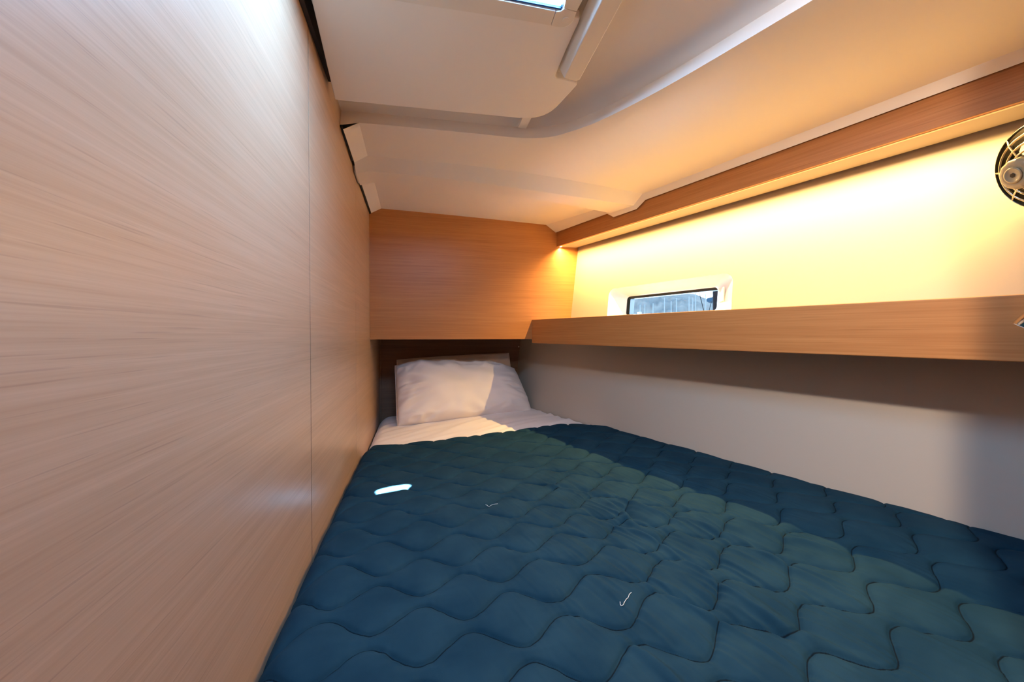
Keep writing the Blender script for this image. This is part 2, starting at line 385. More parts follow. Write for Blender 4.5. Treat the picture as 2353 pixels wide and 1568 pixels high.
# window -------------------------------------------------------------
wroot = empty('window_1', hp(.97, .11, .03), kind='structure')
IU = (0.778, 1.172, 0.0795, 0.1575, 0.014)
def loft(name, loops, m, close=True, **kw):
    bm = bmesh.new(); V = [[bm.verts.new(p) for p in l] for l in loops]
    for a, c in zip(V, V[1:]):
        for i in range(len(a)): j = (i + 1) % len(a); bm.faces.new((a[i], a[j], c[j], c[i]))
    bmesh.ops.recalc_face_normals(bm, faces=bm.faces)
    return pobj(name, bm, m, wroot, **kw)
OUl = (OU[0] - .0035, OU[1] + .0035, OU[2] - .0035, OU[3] + .0035, OU[4] + .003)
OUm = (OU[0] + .004, OU[1] - .004, OU[2] + .004, OU[3] - .004, OU[4] - .002)
loft('window_frame', [rrect(OU[0] - .002, OU[1] + .002, OU[2] - .002, OU[3] + .002, OU[4] + .002, .0012), rrect(OU[0] + .001, OU[1] - .001, OU[2] + .001, OU[3] - .001, OU[4], .005), rrect(IU[0] - .007, IU[1] + .007, IU[2] - .005, IU[3] + .006, .018, .046), rrect(*IU, .050), rrect(*IU, .075)], M['white_plastic'], smooth=True)
G1 = (IU[0], IU[1], IU[2], IU[3], .014)
loft('gasket', [rrect(*G1, .053), rrect(G1[0] + .001, G1[1] - .015, G1[2] + .003, G1[3] - .0095, .005, .056), rrect(G1[0] + .001, G1[1] - .015, G1[2] + .003, G1[3] - .0095, .005, .080)], M['gasket'])
bm = bmesh.new(); gp = rrect(G1[0], G1[1], G1[2], G1[3], .012, .066); prism(bm, gp, nh * .004); pobj('glass_pane', bm, M['glass'], wroot)
# hinge tab at the near end of the window
bm = bmesh.new(); a0 = hp(.757, .150, .034); prism(bm, [hp(.736, .151, .020), hp(.770, .151, .046), hp(.770, .105, .046), hp(.736, .105, .020)], -nh * .008)
lt = pobj('hinge_cover', bm, M['plastic'], wroot, bevel=0.002)

# outside: hillside, water, moored sailing boats, things near the window
hill_m = mat('hillside_scrub_haze', (0.30, 0.36, 0.42), 1.0, spec=0.0); nt = hill_m.node_tree; b = nt.nodes['Principled BSDF']
tc = N(hill_m, 'ShaderNodeTexCoord'); n1 = N(hill_m, 'ShaderNodeTexNoise', Scale=0.012, Detail=9.0, Roughness=0.72)
nt.links.new(tc.outputs['Object'], n1.inputs['Vector']); rp = N(hill_m, 'ShaderNodeValToRGB')
rp.color_ramp.elements[0].position = .36; rp.color_ramp.elements[1].position = .62
rp.color_ramp.elements[0].color = (0.024, 0.030, 0.034, 1); rp.color_ramp.elements[1].color = (0.047, 0.048, 0.047, 1)  # distance haze is put into these scrub tones
nt.links.new(n1.outputs['Fac'], rp.inputs['Fac']); nt.links.new(rp.outputs[0], b.inputs['Base Color'])
bm = bmesh.new(); rows = []
for i in range(30):
    v = i / 29; rr = []
    for j in range(90):
        az = 20 + 34 * j / 89
        ridge = np.interp(az, [20, 26, 30, 33.5, 36.65, 37.1, 38.1, 38.56, 39.4, 41, 46, 54], [130, 150, 168, 170, 156, 153, 145.5, 137, 125, 108, 70, 45])
        ridge += 1.2 * math.sin(az * 4.7 + 1)
        dist = 900 + 700 * v
        h = ridge * v ** .9 * (1 + .0) + 14 * v * (1 - v) * math.sin(az * 2.6 + v * 5) + 5 * math.sin(az * 7 + v * 11) * v * (1 - v) * 4
        a = math.radians(az); rr.append((dist * math.sin(a), dist * math.cos(a), h - 1.2))
    rows.append(rr)
rows.append([(p[0] * 1.3, p[1] * 1.3, -30) for p in rows[-1]])
grid(bm, rows)
obj('hillside', bm, hill_m, smooth=True, label='hazy scrub covered hillside seen through the small hull window', category='hill')
sea = mat('harbour_water', (0.3, 0.38, 0.42), 0.3)  # hidden below the window view; paled to bounce daylight up onto the frame
bm = bmesh.new(); grid(bm, [[(3, 1, -1.25), (1500, -100, -1.25)], [(1, 6, -1.25), (1500, 1900, -1.25)]])
obj('harbour_water', bm, sea, kind='structure')
mast_m = mat('mast_alloy', (0.045, 0.052, 0.055), 0.7, spec=.1); hullw = mat('boat_white', (0.16, 0.165, 0.165), 0.6); dark = mat('rigging_dark', (0.004, 0.005, 0.006), 0.8, spec=.02)
BO = [  # azimuth, mast top elevation (deg), distance, label
 (30.81, 4.12, 95, 'sailing boat at the far left of the window, its mast the faintest'),
 (31.42, 4.17, 104, 'sailing boat with a short mast, beside the white boats at the window left'),
 (32.48, 4.29, 85, 'sailing boat whose mast is second clear one, left of the tall bright mast'),
 (33.92, 4.97, 66, 'sailing boat with the tall bright mast left of the window centre'),
 (34.76, 4.50, 113, 'sailing boat with a thin pale mast at the window centre'),
 (35.41, 4.90, 60, 'sailing boat with the bright thick mast just right of the window centre'),
 (36.94, 5.03, 50, 'sailing boat with the bright mast left of the leaning rigging'),
 (37.37, 4.85, 78, 'sailing boat with a pale mast close right of a brighter one'),
 (37.71, 5.59, 122, 'sailing boat with the tallest mast against the ridge line'),
 (38.90, 5.35, 131, 'sailing boat whose mast stands against the bright sky at the right')]
for az, el, dist, lb in BO:
    a = math.radians(az); x, y = dist * math.sin(a), dist * math.cos(a)
    t = empty('sailing_boat', (x, y, -1.25), label=lb, category='boat', group='moored sailing boats seen through the window')
    top = dist * math.tan(math.radians(el)) 
    bm = bmesh.new(); tube(bm, [(x, y, -.2), (x, y, top)], [.0011 * dist, .0009 * dist], 8); pobj('mast', bm, mast_m, t, smooth=True)
    bm = bmesh.new(); rws2 = []
    for k, (s, w) in enumerate(((-1, .6), (-.5, .95), (0, 1), (.5, .75), (1, .03))):
        cx_, cy_ = x + s * 5 * math.cos(a) * .9, y - s * 5 * math.sin(a) * .9; ww = 1.6 * w
        dx, dy = math.sin(a) * ww, math.cos(a) * ww
        rws2.append([(cx_ - dx, cy_ - dy, -.35), (cx_ - dx * .6, cy_ - dy * .6, -1.3), (cx_ + dx * .6, cy_ + dy * .6, -1.3), (cx_ + dx, cy_ + dy, -.35), (cx_ - dx, cy_ - dy, -.35)])
    V = grid(bm, rws2); bmesh.ops.recalc_face_normals(bm, faces=bm.faces); pobj('boat_hull', bm, hullw, t)
    bm = bmesh.new(); tube(bm, [(x, y, .55), (x - 3.2 * math.cos(a), y + 3.2 * math.sin(a), .5)], .0009 * dist, 6); pobj('boom', bm, mast_m, t)
# white motor boats low at the left
for k, (az, el, wdt, lb) in enumerate(((29.9, 2.86, 3.0, 'low white motor boat at the lower left corner of the window'), (30.7, 3.14, 2.0, 'white motor boat with a raised wheelhouse, right of the lowest one'))):
    a = math.radians(az); dist = 144 + 18 * k; x, y = dist * math.sin(a), dist * math.cos(a); t = empty('motor_boat', (x, y, -1.25), label=lb, category='boat')
    h = dist * math.tan(math.radians(el)); bm = bmesh.new(); box(bm, (x - wdt / 2, y - 1, -1.25), (x + wdt / 2, y + 1, h * .72)); pobj('boat_hull', bm, hullw, t, bevel=.15)
    bm = bmesh.new(); box(bm, (x - wdt / 4, y - .8, h * .72), (x + wdt / 4, y + .8, h)); pobj('wheelhouse', bm, hullw, t, bevel=.1)
# things close outside the window
def at(az, el, d): a = math.radians(az); return Vector((d * math.sin(a), d * math.cos(a), d * math.tan(math.radians(el))))
w0, w1 = at(37.87, 6.6, 3.0), at(38.99, 1.8, 3.0); w2 = w1 + (w1 - w0) * ((-1.25 - w1.z) / (w1.z - w0.z))
bm = bmesh.new(); tube(bm, [w0, w1, w2], .0025, 6)
obj('wire_stay', bm, dark, label='thin dark wire stay leaning across the window view', category='wire')
cnp = empty('canvas_canopy', (*at(39.4, 0, 9).xy, -1.25), label='small blue canvas canopy beside the grey post outside', category='canopy')
bm = bmesh.new(); prism(bm, [at(39.02, 4.32, 9), at(39.75, 4.25, 9), at(39.75, 4.89, 9), at(39.02, 4.72, 9)], (.3, .3, 0)); pobj('canvas', bm, mat('blue_canvas', (0.007, 0.016, 0.026), 0.9, spec=.02), cnp)
w0, w1 = at(39.56, 4.3, 9), at(39.28, 3.0, 9); w2 = w1 + (w1 - w0) * ((-1.25 - w1.z) / (w1.z - w0.z))
bm = bmesh.new(); tube(bm, [w0, w1, w2], .006, 6); pobj('strut', bm, dark, cnp)
bm = bmesh.new(); pb = at(40.10, .4, 2.3); tube(bm, [Vector((pb.x, pb.y, -1.25)), pb, at(40.02, 8.0, 2.3)], .0145, 20)
obj('grey_post', bm, mat('grey_post', (0.006, 0.007, 0.0095), 0.8, spec=0.02), smooth=True, label='dark grey upright post close outside the right end of the window', category='post')

# ------------------------------------------------------------------ overhead panel with hatch
def pz(x, y, k=0.0): return .68 - k - .125 * y
PL = [(-.1825, .16), (-.1825, .7642), (-.1932, 1.0152), (-.0651, 1.0105), (.0911, 1.0047), (.2456, .9982), (.2700, .9955), (.2893, .9892), (.3070, .9780), (.3211, .9617), (.3300, .9430), (.3357, .9227), (.3516, .8652), (.3510, .8600), (.3466, .8560), (.3378, .8545),
      (.2999, .8527), (.2945, .8480), (.2936, .8400), (.2928, .772), (.2943, .7142), (.2924, .7054), (.2858, .704), (.2790, .7043), (.285, .16)]
def pprism(pts, k0, k1):
    bm = bmesh.new(); a = [bm.verts.new((x, y, pz(x, y, k0))) for x, y in pts]; c = [bm.verts.new((x, y, pz(x, y, k1))) for x, y in pts]
    bm.faces.new(a); bm.faces.new(c[::-1])
    for i in range(len(a)): j = (i + 1) % len(a); bm.faces.new((a[j], a[i], c[i], c[j]))
    bmesh.ops.recalc_face_normals(bm, faces=bm.faces); return bm
hroot = empty('overhead_panel', (.05, .6, .60), label='large cream moulded overhead panel with rounded corner, hung under the ceiling around the hatch', category='ceiling panel')
pobj('panel_plate', pprism(PL, 0, -.016), M['liner'], hroot, bevel=.0022, segs=3)
bm = bmesh.new(); box(bm, (.262, 1.03, .572), (.286, 1.075, .578)); 
bm.free()
# hanger tabs that hold the panel under the recess
for x0, y0, x1, y1 in ((.262, .985, .285, 1.065),):
    bm = bmesh.new(); hexa(bm, [(x0, y0, .566), (x1, y0, .566), (x1, y1, .566), (x0, y1, .566), (x0, y0, .575), (x1, y0, .575), (x1, y1, .575), (x0, y1, .575)])
    pobj('bracket', bm, M['liner'], hroot, bevel=.001)
bm = bmesh.new(); box(bm, (0.0, .3, .625), (.04, .4, .76)); pobj('hanger', bm, M['plastic'], hroot)
# hatch frame
fr = empty('hatch_blind', (.10, .5, .60), label='cream hatch blind frame around a bright daylit pane in the overhead panel', category='hatch')
K0, K1 = .0055, -.002
pobj('frame_rail', pprism([(-.24 + .07, .7355), (.1056, .7271), (.2420, .7248), (.2414, .6951), (.1478, .6946), (-.13, .6980), (-.17, .6980)], K0, K1), M['plastic'], fr, bevel=.0008)
pobj('frame_rail', pprism([(.2795, .6880), (.2545, .6872), (.2519, .6731), (.2519, .19), (.2814, .19), (.2814, .6672)], K0, K1), M['plastic'], fr, bevel=.0008)
cc = [(.2426, .6955), (.2431, .7248)] + [(.2590 + .0215 * math.sin(math.radians(a)), .7033 + .0215 * math.cos(math.radians(a))) for a in range(0, 91, 10)] + [(.2797, .6888), (.2542, .6880), (.2510, .6928)]
pobj('corner_cover', pprism(cc, K0 + .0004, K1), M['plastic'], fr, bevel=.0008)
bm = bmesh.new(); lathe(bm, [(0, .0062), (.0008, .0058), (.0010, .0)], (.2660, .7075, pz(.266, .7075, K0 + .0004)), (0, -.125, -1), 24); pobj('screw_cap', bm, M['plastic'], fr, smooth=False)
pobj('hatch_pane', pprism([(-.13, .6890), (.2480, .6870), (.2480, .19), (-.13, .19)], .0018, .0004), M['pane_glow'], fr)
pobj('pane_edge', pprism([(-.13, .6944), (.2512, .6924), (.2514, .686), (.2490, .686), (.2488, .6896), (-.13, .6918)], .0040, .0006), M['blue_edge'], fr)
# rail beside the panel (side rail of the sliding hatch door)
br = empty('hatch_rail', (.33, .5, .60), label='long cream rail with a flat underside running aft beside the hatch', category='rail')
def rz(y): return .68 - .014 - .125 * y
bot = [(.3087, .8322), (.3380, .8356), (.3446, .8304), (.3478, .6433), (.355, .17), (.318, .17), (.311, .6506)]
bm = bmesh.new(); a = [bm.verts.new((x, y, rz(y))) for x, y in bot]
topo = [(-.0135, .018), (0, .012), (0, .010), (0, 0), (0, 0), (-.0135, 0), (-.0135, 0)]
c = [bm.verts.new((x + dx, y, rz(y) + .024)) for (x, y), (dx, dy) in zip(bot, topo)]
bm.faces.new(a); bm.faces.new(c[::-1])
for i in range(len(a)): j = (i + 1) % len(a); bm.faces.new((a[j], a[i], c[i], c[j]))
bmesh.ops.recalc_face_normals(bm, faces=bm.faces); pobj('rail_body', bm, M['plastic'], br, bevel=.0016, segs=3)
bm = bmesh.new(); hexa(bm, [(.31, .30, .62), (.335, .30, .62), (.335, .36, .62), (.31, .36, .62), (.31, .30, .76), (.335, .30, .76), (.335, .36, .76), (.31, .36, .76)])
pobj('rail_bracket', bm, M['plastic'], br)

# ceiling lamp behind the camera
cl = empty('ceiling_lamp', (.20, -.055, .62), label='small round ceiling lamp above the foot of the berth', category='lamp')
bm = bmesh.new(); lathe(bm, [(0, .055), (.01, .055), (.018, .048), (.02, .044)], (.20, -.055, .626), (0, 0, -1), 32); pobj('lamp_rim', bm, M['chrome'], cl, smooth=True)
bm = bmesh.new(); lathe(bm, [(0, .043), (.004, .040), (.006, .0)], (.20, -.055, .606), (0, 0, -1), 32); pobj('lamp_diffuser', bm, M['lamp_glow'], cl, smooth=True)

# ------------------------------------------------------------------ shelf along the hull
def Dn(n, z, y=D): return Vector(((n - ST * y) / CT, y, z))
sh = empty('shelf', lat(1.06, .9, -.04), label='long oak veneered shelf with a deep front board running along the hull', category='shelf')
bm = bmesh.new(); y1 = D - .0008
hexa(bm, [lat(1.0108, -.75, -.0465), lat(1.0288, -.75, -.0465), Dn(1.0288, -.0375, y1), Dn(1.0108, -.0375, y1), lat(1.0108, -.75, .0605), lat(1.0288, -.75, .0605), Dn(1.0288, .0700, y1), Dn(1.0108, .0700, y1)])
pobj('front_board', bm, M['wood_hull'], sh, bevel=.0022, segs=3)
bm = bmesh.new(); hexa(bm, [lat(1.0288, -.75, -.040), lat(1.186, -.75, -.040), Dn(1.186, -.030, y1), Dn(1.0288, -.030, y1), lat(1.0288, -.75, -.028), lat(1.186, -.75, -.028), Dn(1.186, -.018, y1), Dn(1.0288, -.018, y1)])
pobj('shelf_board', bm, M['hull_cloth'], sh)  # pale lining added on the unseen board to bounce light onto the ceiling

# LED strip in the valance
led = empty('led_strip', lat(1.136, .8, .408), label='warm glowing LED strip let into the underside of the oak valance', category='light strip')
bm = bmesh.new(); lbox(bm, 1.1325, 1.1395, LED_U0, 1.470, .4075, .4085); pobj('diffuser', bm, mat('led_diffuser', (.9, .8, .6), .4), led)
bm = bmesh.new(); lbox(bm, 1.1335, 1.1385, 1.462, 1.474, .4055, .4075); pobj('end_emitter', bm, M['led'], led)

# ------------------------------------------------------------------ berth
def bedz(x, y):
    n = x * CT + y * ST; t = (n - .15) / 1.0
    return -.412 + .047 * sstep(t) + .003 * math.sin(x * 7 + y * 3)
def xhull(y, z):      # x of the hull lining
    return (hd - nh.y * y - nh.z * z) / nh.x
mt = empty('mattress', (.4, 1.0, -.55), label='thick berth mattress under a white cotton sheet', category='mattress')
rows = []; ys = np.linspace(.178, D2 - .006, 150)
for y in ys:
    xh = xhull(y, -.38) - .006; r = []
    y_f = 1 - max(0, 1 - (D2 - .006 - y) / .045) ** 2 * .4 if False else 1
    for k in range(110):
        s = k / 109; x = (XW + .004) + (xh - XW - .004) * s
        z = bedz(x, y) - .016
        e = min((x - XW) / .055, 1); z -= .055 * (1 - math.sqrt(max(0, 1 - (1 - e) ** 2)))
        e = min((D2 - y) / .05, 1); z -= .03 * (1 - math.sqrt(max(0, 1 - (1 - e) ** 2)))
        # creases in the sheet running out from under the pillow
        wr_ = noise.noise(Vector((x * 2.2 + y * 5.2, (x * .55 - y) * 26, 3.1))) * .0085 * sstep((y - 1.5) / .1)
        wr_ += noise.noise(Vector((x * 5, y * 9, 1.7))) * .003
        r.append((x, y, z + wr_))
    rows.append(r)
bm = bmesh.new(); grid(bm, rows); pobj('fitted_sheet', bm, M['sheet'], mt, smooth=True)
bm = bmesh.new(); yb = .178; ye = D2 - .008
hexa(bm, [(XW + .006, yb, -.62), (xhull(yb, -.62) - .01, yb, -.62), (xhull(ye, -.62) - .01, ye, -.62), (XW + .006, ye, -.62), (XW + .006, yb, -.505), (xhull(yb, -.5) - .01, yb, -.505), (xhull(ye, -.5) - .01, ye, -.505), (XW + .006, ye, -.505)])
pobj('mattress_core', bm, M['sheet'], mt)
bm = bmesh.new(); hexa(bm, [(XW + .002, yb + .0, FL), (xhull(yb, -.95) - .03, yb, FL), (xhull(ye, -.95) - .03, ye, FL), (XW + .002, ye, FL), (XW + .002, yb, -.622), (xhull(yb, -.62) - .015, yb, -.622), (xhull(ye, -.62) - .015, ye, -.622), (XW + .002, ye, -.622)])
obj('berth_base', bm, M['wood_back'], label='built-in wooden berth base under the mattress', category='bed base')

# quilt: stitched wavy lines a few centimetres apart, puckered cloth between them
P_ = .1352; SP = .0700; AM = .0215
edge_x = [-.21, -.195, -.167, .054, .309, .57, .73, .757, .80]; edge_y = [1.495, 1.503, 1.540, 1.520, 1.522, 1.510, 1.452, 1.395, 1.34]
dx = .0034
NX, NY = 640, 760
# vectorised noise
rng = np.random.default_rng(5)
def vnoise(X, Y, seed=0):
    xi = np.floor(X).astype(int); yi = np.floor(Y).astype(int); xf = X - xi; yf = Y - yi
    def h(a, b_): 
        v = np.sin(a * 127.1 + b_ * 311.7 + seed * 74.7) * 43758.5453; return v - np.floor(v)
    u = xf * xf * (3 - 2 * xf); v = yf * yf * (3 - 2 * yf)
    return (h(xi, yi) * (1 - u) + h(xi + 1, yi) * u) * (1 - v) + (h(xi, yi + 1) * (1 - u) + h(xi + 1, yi + 1) * u) * v - .5
ybase = .182
S, T = np.meshgrid(np.linspace(0, 1, NX), np.linspace(0, 1, NY))
X = np.zeros((NY, NX)); Y = np.zeros((NY, NX))
for it in range(2):
    if it == 0: Yt = ybase + (1.50 - ybase) * T
    else: Yt = Y
    xh = (hd - nh.y * Yt + nh.z * .372) / nh.x - .004
    xh = (hd - nh.y * Yt - nh.z * (-.365)) / nh.x - .004
    X = (XW + .0015) + (xh - XW - .0015) * S
    ye_ = np.interp(X, edge_x, edge_y) + .0035 * np.sin(X * 150) * .5 + .003 * vnoise(X * 30, X * 0, 3)
    Y = ybase + (ye_ - ybase) * (T ** .92)
nn = X * CT + Y * ST; t = np.clip((nn - .15) / 1.0, 0, 1); t = t * t * (3 - 2 * t)
Z = -.412 + .047 * t + .003 * np.sin(X * 7 + Y * 3)
# wander of the stitching
Xq = X + .010 * vnoise(X * 6, Y * 6, 1); Yq = Y + .012 * vnoise(X * 4, Y * 5, 2) + .010 * vnoise(X * 2, Y * 2, 4)
k0 = np.floor((Yq - .658) / SP + .5)
dmin = np.full(X.shape, 9.0)
for dk in (-1, 0, 1):
    k = k0 + dk; line = .658 + SP * k + AM * np.cos(2 * np.pi * (Xq + .067) / P_ + k * np.pi)
    slope = AM * 2 * np.pi / P_ * np.sin(2 * np.pi * (Xq + .067) / P_ + k * np.pi)
    dmin = np.minimum(dmin, np.abs(Yq - line) / np.sqrt(1 + slope ** 2))
puff = 1 - np.exp(-dmin / .011)
rf = .35 + .65 * np.clip((xh - X) / .16, 0, 1)
Z += .0062 * puff * rf - .0045 - .0022 * np.exp(-(dmin / .0026) ** 2)
# puckers at the stitching
Z += .0024 * vnoise(X * 130, Y * 34, 7) * np.exp(-dmin / .012)
Z += .0014 * vnoise(X * 55 + Y * 40, Y * 90 - X * 30, 8) * np.exp(-dmin / .02)
# drawn creases across the right of the middle
def crease(x0, y0, x1, y1, w, h_, fade=.3):
    global Z
    d = np.array([x1 - x0, y1 - y0]); L_ = np.hypot(*d); d /= L_
    a = (X - x0) * d[0] + (Y - y0) * d[1]; c = (X - x0) * -d[1] + (Y - y0) * d[0] + .010 * np.sin(a * 22 + x0 * 40)
    e = np.clip(a / L_, 0, 1); win = np.clip(np.minimum(a, L_ - a) / (fade * L_), 0, 1)
    Z += h_ * win * (np.exp(-(c / w) ** 2) - .55 * np.exp(-((c - 1.5 * w) / w) ** 2))
creg = np.exp(-(((X - .46) / .24) ** 2 + ((Y - .66) / .38) ** 2))
rot = math.radians(-72); ca, sa = math.cos(rot), math.sin(rot)
Ua = X * ca + Y * sa; Va = -X * sa + Y * ca
Z += creg * (.0100 * vnoise(Ua * 7, Va * 48, 11) + .0065 * (.25 - np.abs(vnoise(Ua * 11, Va * 95, 12))) * 1.4 + .0022 * vnoise(Ua * 20, Va * 240, 13))
for c in ((.40, .88, .43, .70, .009, .010), (.44, .90, .52, .66, .008, .009), (.36, .80, .46, .55, .007, .008), (.50, .78, .60, .50, .009, .009), (.33, .62, .40, .42, .008, .007),
          (.42, .60, .50, .38, .008, .008), (.30, 1.02, .42, .90, .007, .006), (.58, .98, .68, .84, .008, .006), (.55, .60, .62, .42, .008, .007), (.24, .50, .30, .34, .008, .005),
          (.60, .70, .70, .52, .008, .006), (.47, .50, .53, .34, .008, .006), (.38, .50, .43, .36, .006, .005), (.66, .60, .74, .46, .008, .004)): crease(*c)
# broad rise and fall, turned-down edges
Z += .010 * vnoise(X * 3.1 + 5, Y * 3.1, 21) + .005 * vnoise(X * 8, Y * 8, 22)
e = np.clip((X - XW) / (.050 + .022 * vnoise(X * 0 + 2, Y * 7, 31)), 0, 1); Z -= .045 * (1 - np.sqrt(np.clip(1 - (1 - e) ** 2, 0, 1)))
dy = (np.interp(X, edge_x, edge_y) - Y); e = np.clip(dy / .010, 0, 1); Z -= .010 * (1 - np.sqrt(np.clip(1 - (1 - e) ** 2, 0, 1)))
hd_ = np.clip((xh - X) / .03, 0, 1); Z -= .010 * (1 - np.sqrt(np.clip(1 - (1 - hd_) ** 2, 0, 1)))
Z += .004
V = np.stack([X, Y, Z], -1).reshape(-1, 3)
bot = V.copy().reshape(NY, NX, 3)
idx = np.arange(NX * NY).reshape(NY, NX)
Fq = np.stack([idx[:-1, :-1], idx[:-1, 1:], idx[1:, 1:], idx[1:, :-1]], -1).reshape(-1, 4)
# hem: short drop along the head edge
hem = bot[-1].copy(); hem[:, 2] -= .010; hem[:, 1] -= .001
hidx = np.arange(NX) + NX * NY
Fh = np.stack([idx[-1, :-1], idx[-1, 1:], hidx[1:], hidx[:-1]], -1)
V = np.vstack([V, hem])
me = bpy.data.meshes.new('quilt'); me.from_pydata(V.tolist(), [], np.vstack([Fq, Fh]).tolist())
uv = me.uv_layers.new(name='stitch'); XY = np.stack([Xq.ravel(), Yq.ravel()], 1); XY = np.vstack([XY, XY[-NX:]])
li = np.empty(len(me.loops), dtype=np.int32); me.loops.foreach_get('vertex_index', li); uv.data.foreach_set('uv', XY[li].astype(np.float32).ravel())
qr = Vector((.4, .9, -.40)); me.transform(Matrix.Translation(-qr))
qo = obj('quilt', me, M['quilt'], smooth=True, label='dark teal quilted bedspread with wavy stitching spread over the berth', category='quilt'); qo.location = qr
# loose threads on the quilt
def thread(pts, lb):
    P = chaikin(pts, 2); bm = bmesh.new(); Q = []
    for x, y in P:
        i = int(np.argmin((X.ravel() - x) ** 2 + (Y.ravel() - y) ** 2)); Q.append((x, y, float(Z.ravel()[i]) + .0012))
    tube(bm, Q, .00038, 6)
    obj('thread', bm, mat('white_thread', (.8, .82, .85), .8), smooth=True, label=lb, category='thread')
thread([(.286, .531), (.284, .526), (.288, .524), (.291, .528), (.296, .532), (.302, .535), (.307, .541), (.312, .544)], 'white loose thread with a tiny loop lying on the teal quilt')
thread([(.150, .930), (.160, .926), (.170, .924), (.178, .921)], 'short faint thread lying on the quilt near its creases')

# pillows
def pillow(name, bl, brr, tr_, tl, thick, bulge_n, seed, lb, sag=0.0, lift=0.03):
    bl, brr, tr_, tl = map(Vector, (bl, brr, tr_, tl)); nu, nv = 90, 60
    c = (bl + brr + tr_ + tl) / 4; nrm = (brr - bl).cross(tl - bl).normalized()
    bm = bmesh.new(); sides = []
    for sgn in (1, -1):
        rws_ = []
        for j in range(nv + 1):
            v = j / nv * 2 - 1; r = []
            for i in range(nu + 1):
                u = i / nu * 2 - 1
                pu = u; pv = v
                s, t_ = (pu + 1) / 2, (pv + 1) / 2
                p = (bl * (1 - s) + brr * s) * (1 - t_) + (tl * (1 - s) + tr_ * s) * t_
                p = p + UP * (lift * (1 - abs(u) ** 2.5) * t_)
                h = ((1 - abs(u) ** 2.6) * (1 - abs(v) ** 2.4)) ** .50
                wv = noise.noise(Vector((u * 1.6 + seed, v * 1.6, 0))) * .22 + noise.noise(Vector((u * 4.2, v * 3.2 + seed, 2))) * .07
                edge = max(abs(u), abs(v)); ek = sstep((edge - .45) / .5) * (1 - sstep((edge - .95) / .05))
                ang = math.atan2(v, u)
                wv += ek * noise.noise(Vector((ang * 5.0 + seed, edge * 1.2, 5))) * .34
                # folds running down from the corners
                wv += .20 * math.exp(-((u + .82 - .10 * v) / .07) ** 2) * noise.noise(Vector((v * 3, seed, 9))) * 2
                fold = ek * (.5 - abs(noise.noise(Vector((u * 3.3 + v * 2.1 + seed, v * 5.2 - u * 2.7, 7))))) * .026 * max(0, noise.noise(Vector((u * 2.2, v * 2.2, seed + 3))) * 2 + .5)
                off = thick * .5 * h * (1 + wv) + fold
                r.append(p + nrm * off * sgn * (1.25 if sgn > 0 else .75) - UP * sag * h)
            rws_.append(r)
        sides.append(grid(bm, rws_ if sgn > 0 else rws_[::-1]))
    bmesh.ops.remove_doubles(bm, verts=bm.verts, dist=.0006); bmesh.ops.recalc_face_normals(bm, faces=bm.faces)
    root = empty(name, c, label=lb, category='pillow')
    pobj('pillowcase', bm, M['pillow'], root, smooth=True)
    # seam piping along the rim
    bm = bmesh.new(); P = []
    for a, c_, n_ in ((bl, brr, 20), (brr, tr_, 14), (tr_, tl, 20), (tl, bl, 14)):
        m_ = (a + c_) / 2; inn = (c - m_)
        for i in range(n_):
            s = i / n_; w_ = 2 * s - 1; q_ = a.lerp(c_, s); tt = 1.0 if (a == tr_) else (s if a == brr else (1 - s if a == tl else 0.0)); uu = abs(w_) if a in (bl, tr_) else 1.0; P.append(q_ + UP * (lift * (1 - uu ** 2.5) * tt))
    tube(bm, P, .0016, 6, closed=True); pobj('seam', bm, M['pillow'], root, smooth=True)
    return root
pillow('pillow', (-.103, 1.885, -.421), (.562, 1.965, -.402), (.485, 2.050, -.178), (-.120, 2.020, -.150), .185, 1, 1.3, 'white pillow in front, plump, leaning and half lit by warm light', 0)
pillow('pillow', (-.108, 2.075, -.405), (.500, 2.095, -.390), (.470, 2.115, -.100), (-.116, 2.105, -.128), .035, 1, 4.1, 'white pillow behind, only its top edge showing against the shaded headboard', 0, 0.004)

# ------------------------------------------------------------------ fan at the right edge
fc = Vector((1.032, .443, .289)); fax = Vector((-.884, .3065, -.30)).normalized()
fan = empty('fan', fc, label='small chrome caged cabin fan on the hull side at the right edge', category='fan')
e1 = fax.cross(UP).normalized(); e2 = e1.cross(fax).normalized()
def ring(c, r, n=48): return [c + (e1 * math.cos(2 * PI * i / n) + e2 * math.sin(2 * PI * i / n)) * r for i in range(n)]
M['fan_body'] = mat('fan_black', (0.02, 0.018, 0.012), 0.3)
M['fan_cap'] = mat('fan_cap_tan', (0.34, 0.28, 0.17), 0.25)
M['fan_metal'] = mat('fan_brushed', (0.62, 0.56, 0.44), 0.25, 1.0)
bm = bmesh.new(); R0 = .0765
prof = [(-.018, R0 * .97), (-.02, R0), (.018, R0), (.020, R0 * .975), (.016, R0 * .95), (-.016, R0 * .95)]
seg = 48; rings_ = []
for d, r in prof: rings_.append([bm.verts.new(p) for p in ring(fc + fax * d, r, seg)])
for i in range(len(rings_)):
    a, c = rings_[i], rings_[(i + 1) % len(rings_)]
    for k in range(seg): bm.faces.new((a[k], a[(k + 1) % seg], c[(k + 1) % seg], c[k]))
bmesh.ops.recalc_face_normals(bm, faces=bm.faces); pobj('housing', bm, M['fan_body'], fan, bevel=.001)
for r, d in ((.061, .026), (.047, .031), (.035, .035)):
    bm = bmesh.new(); tube(bm, ring(fc + fax * d, r, 48), .0019, 8, closed=True); pobj('cage_ring', bm, M['fan_metal'], fan, smooth=True)
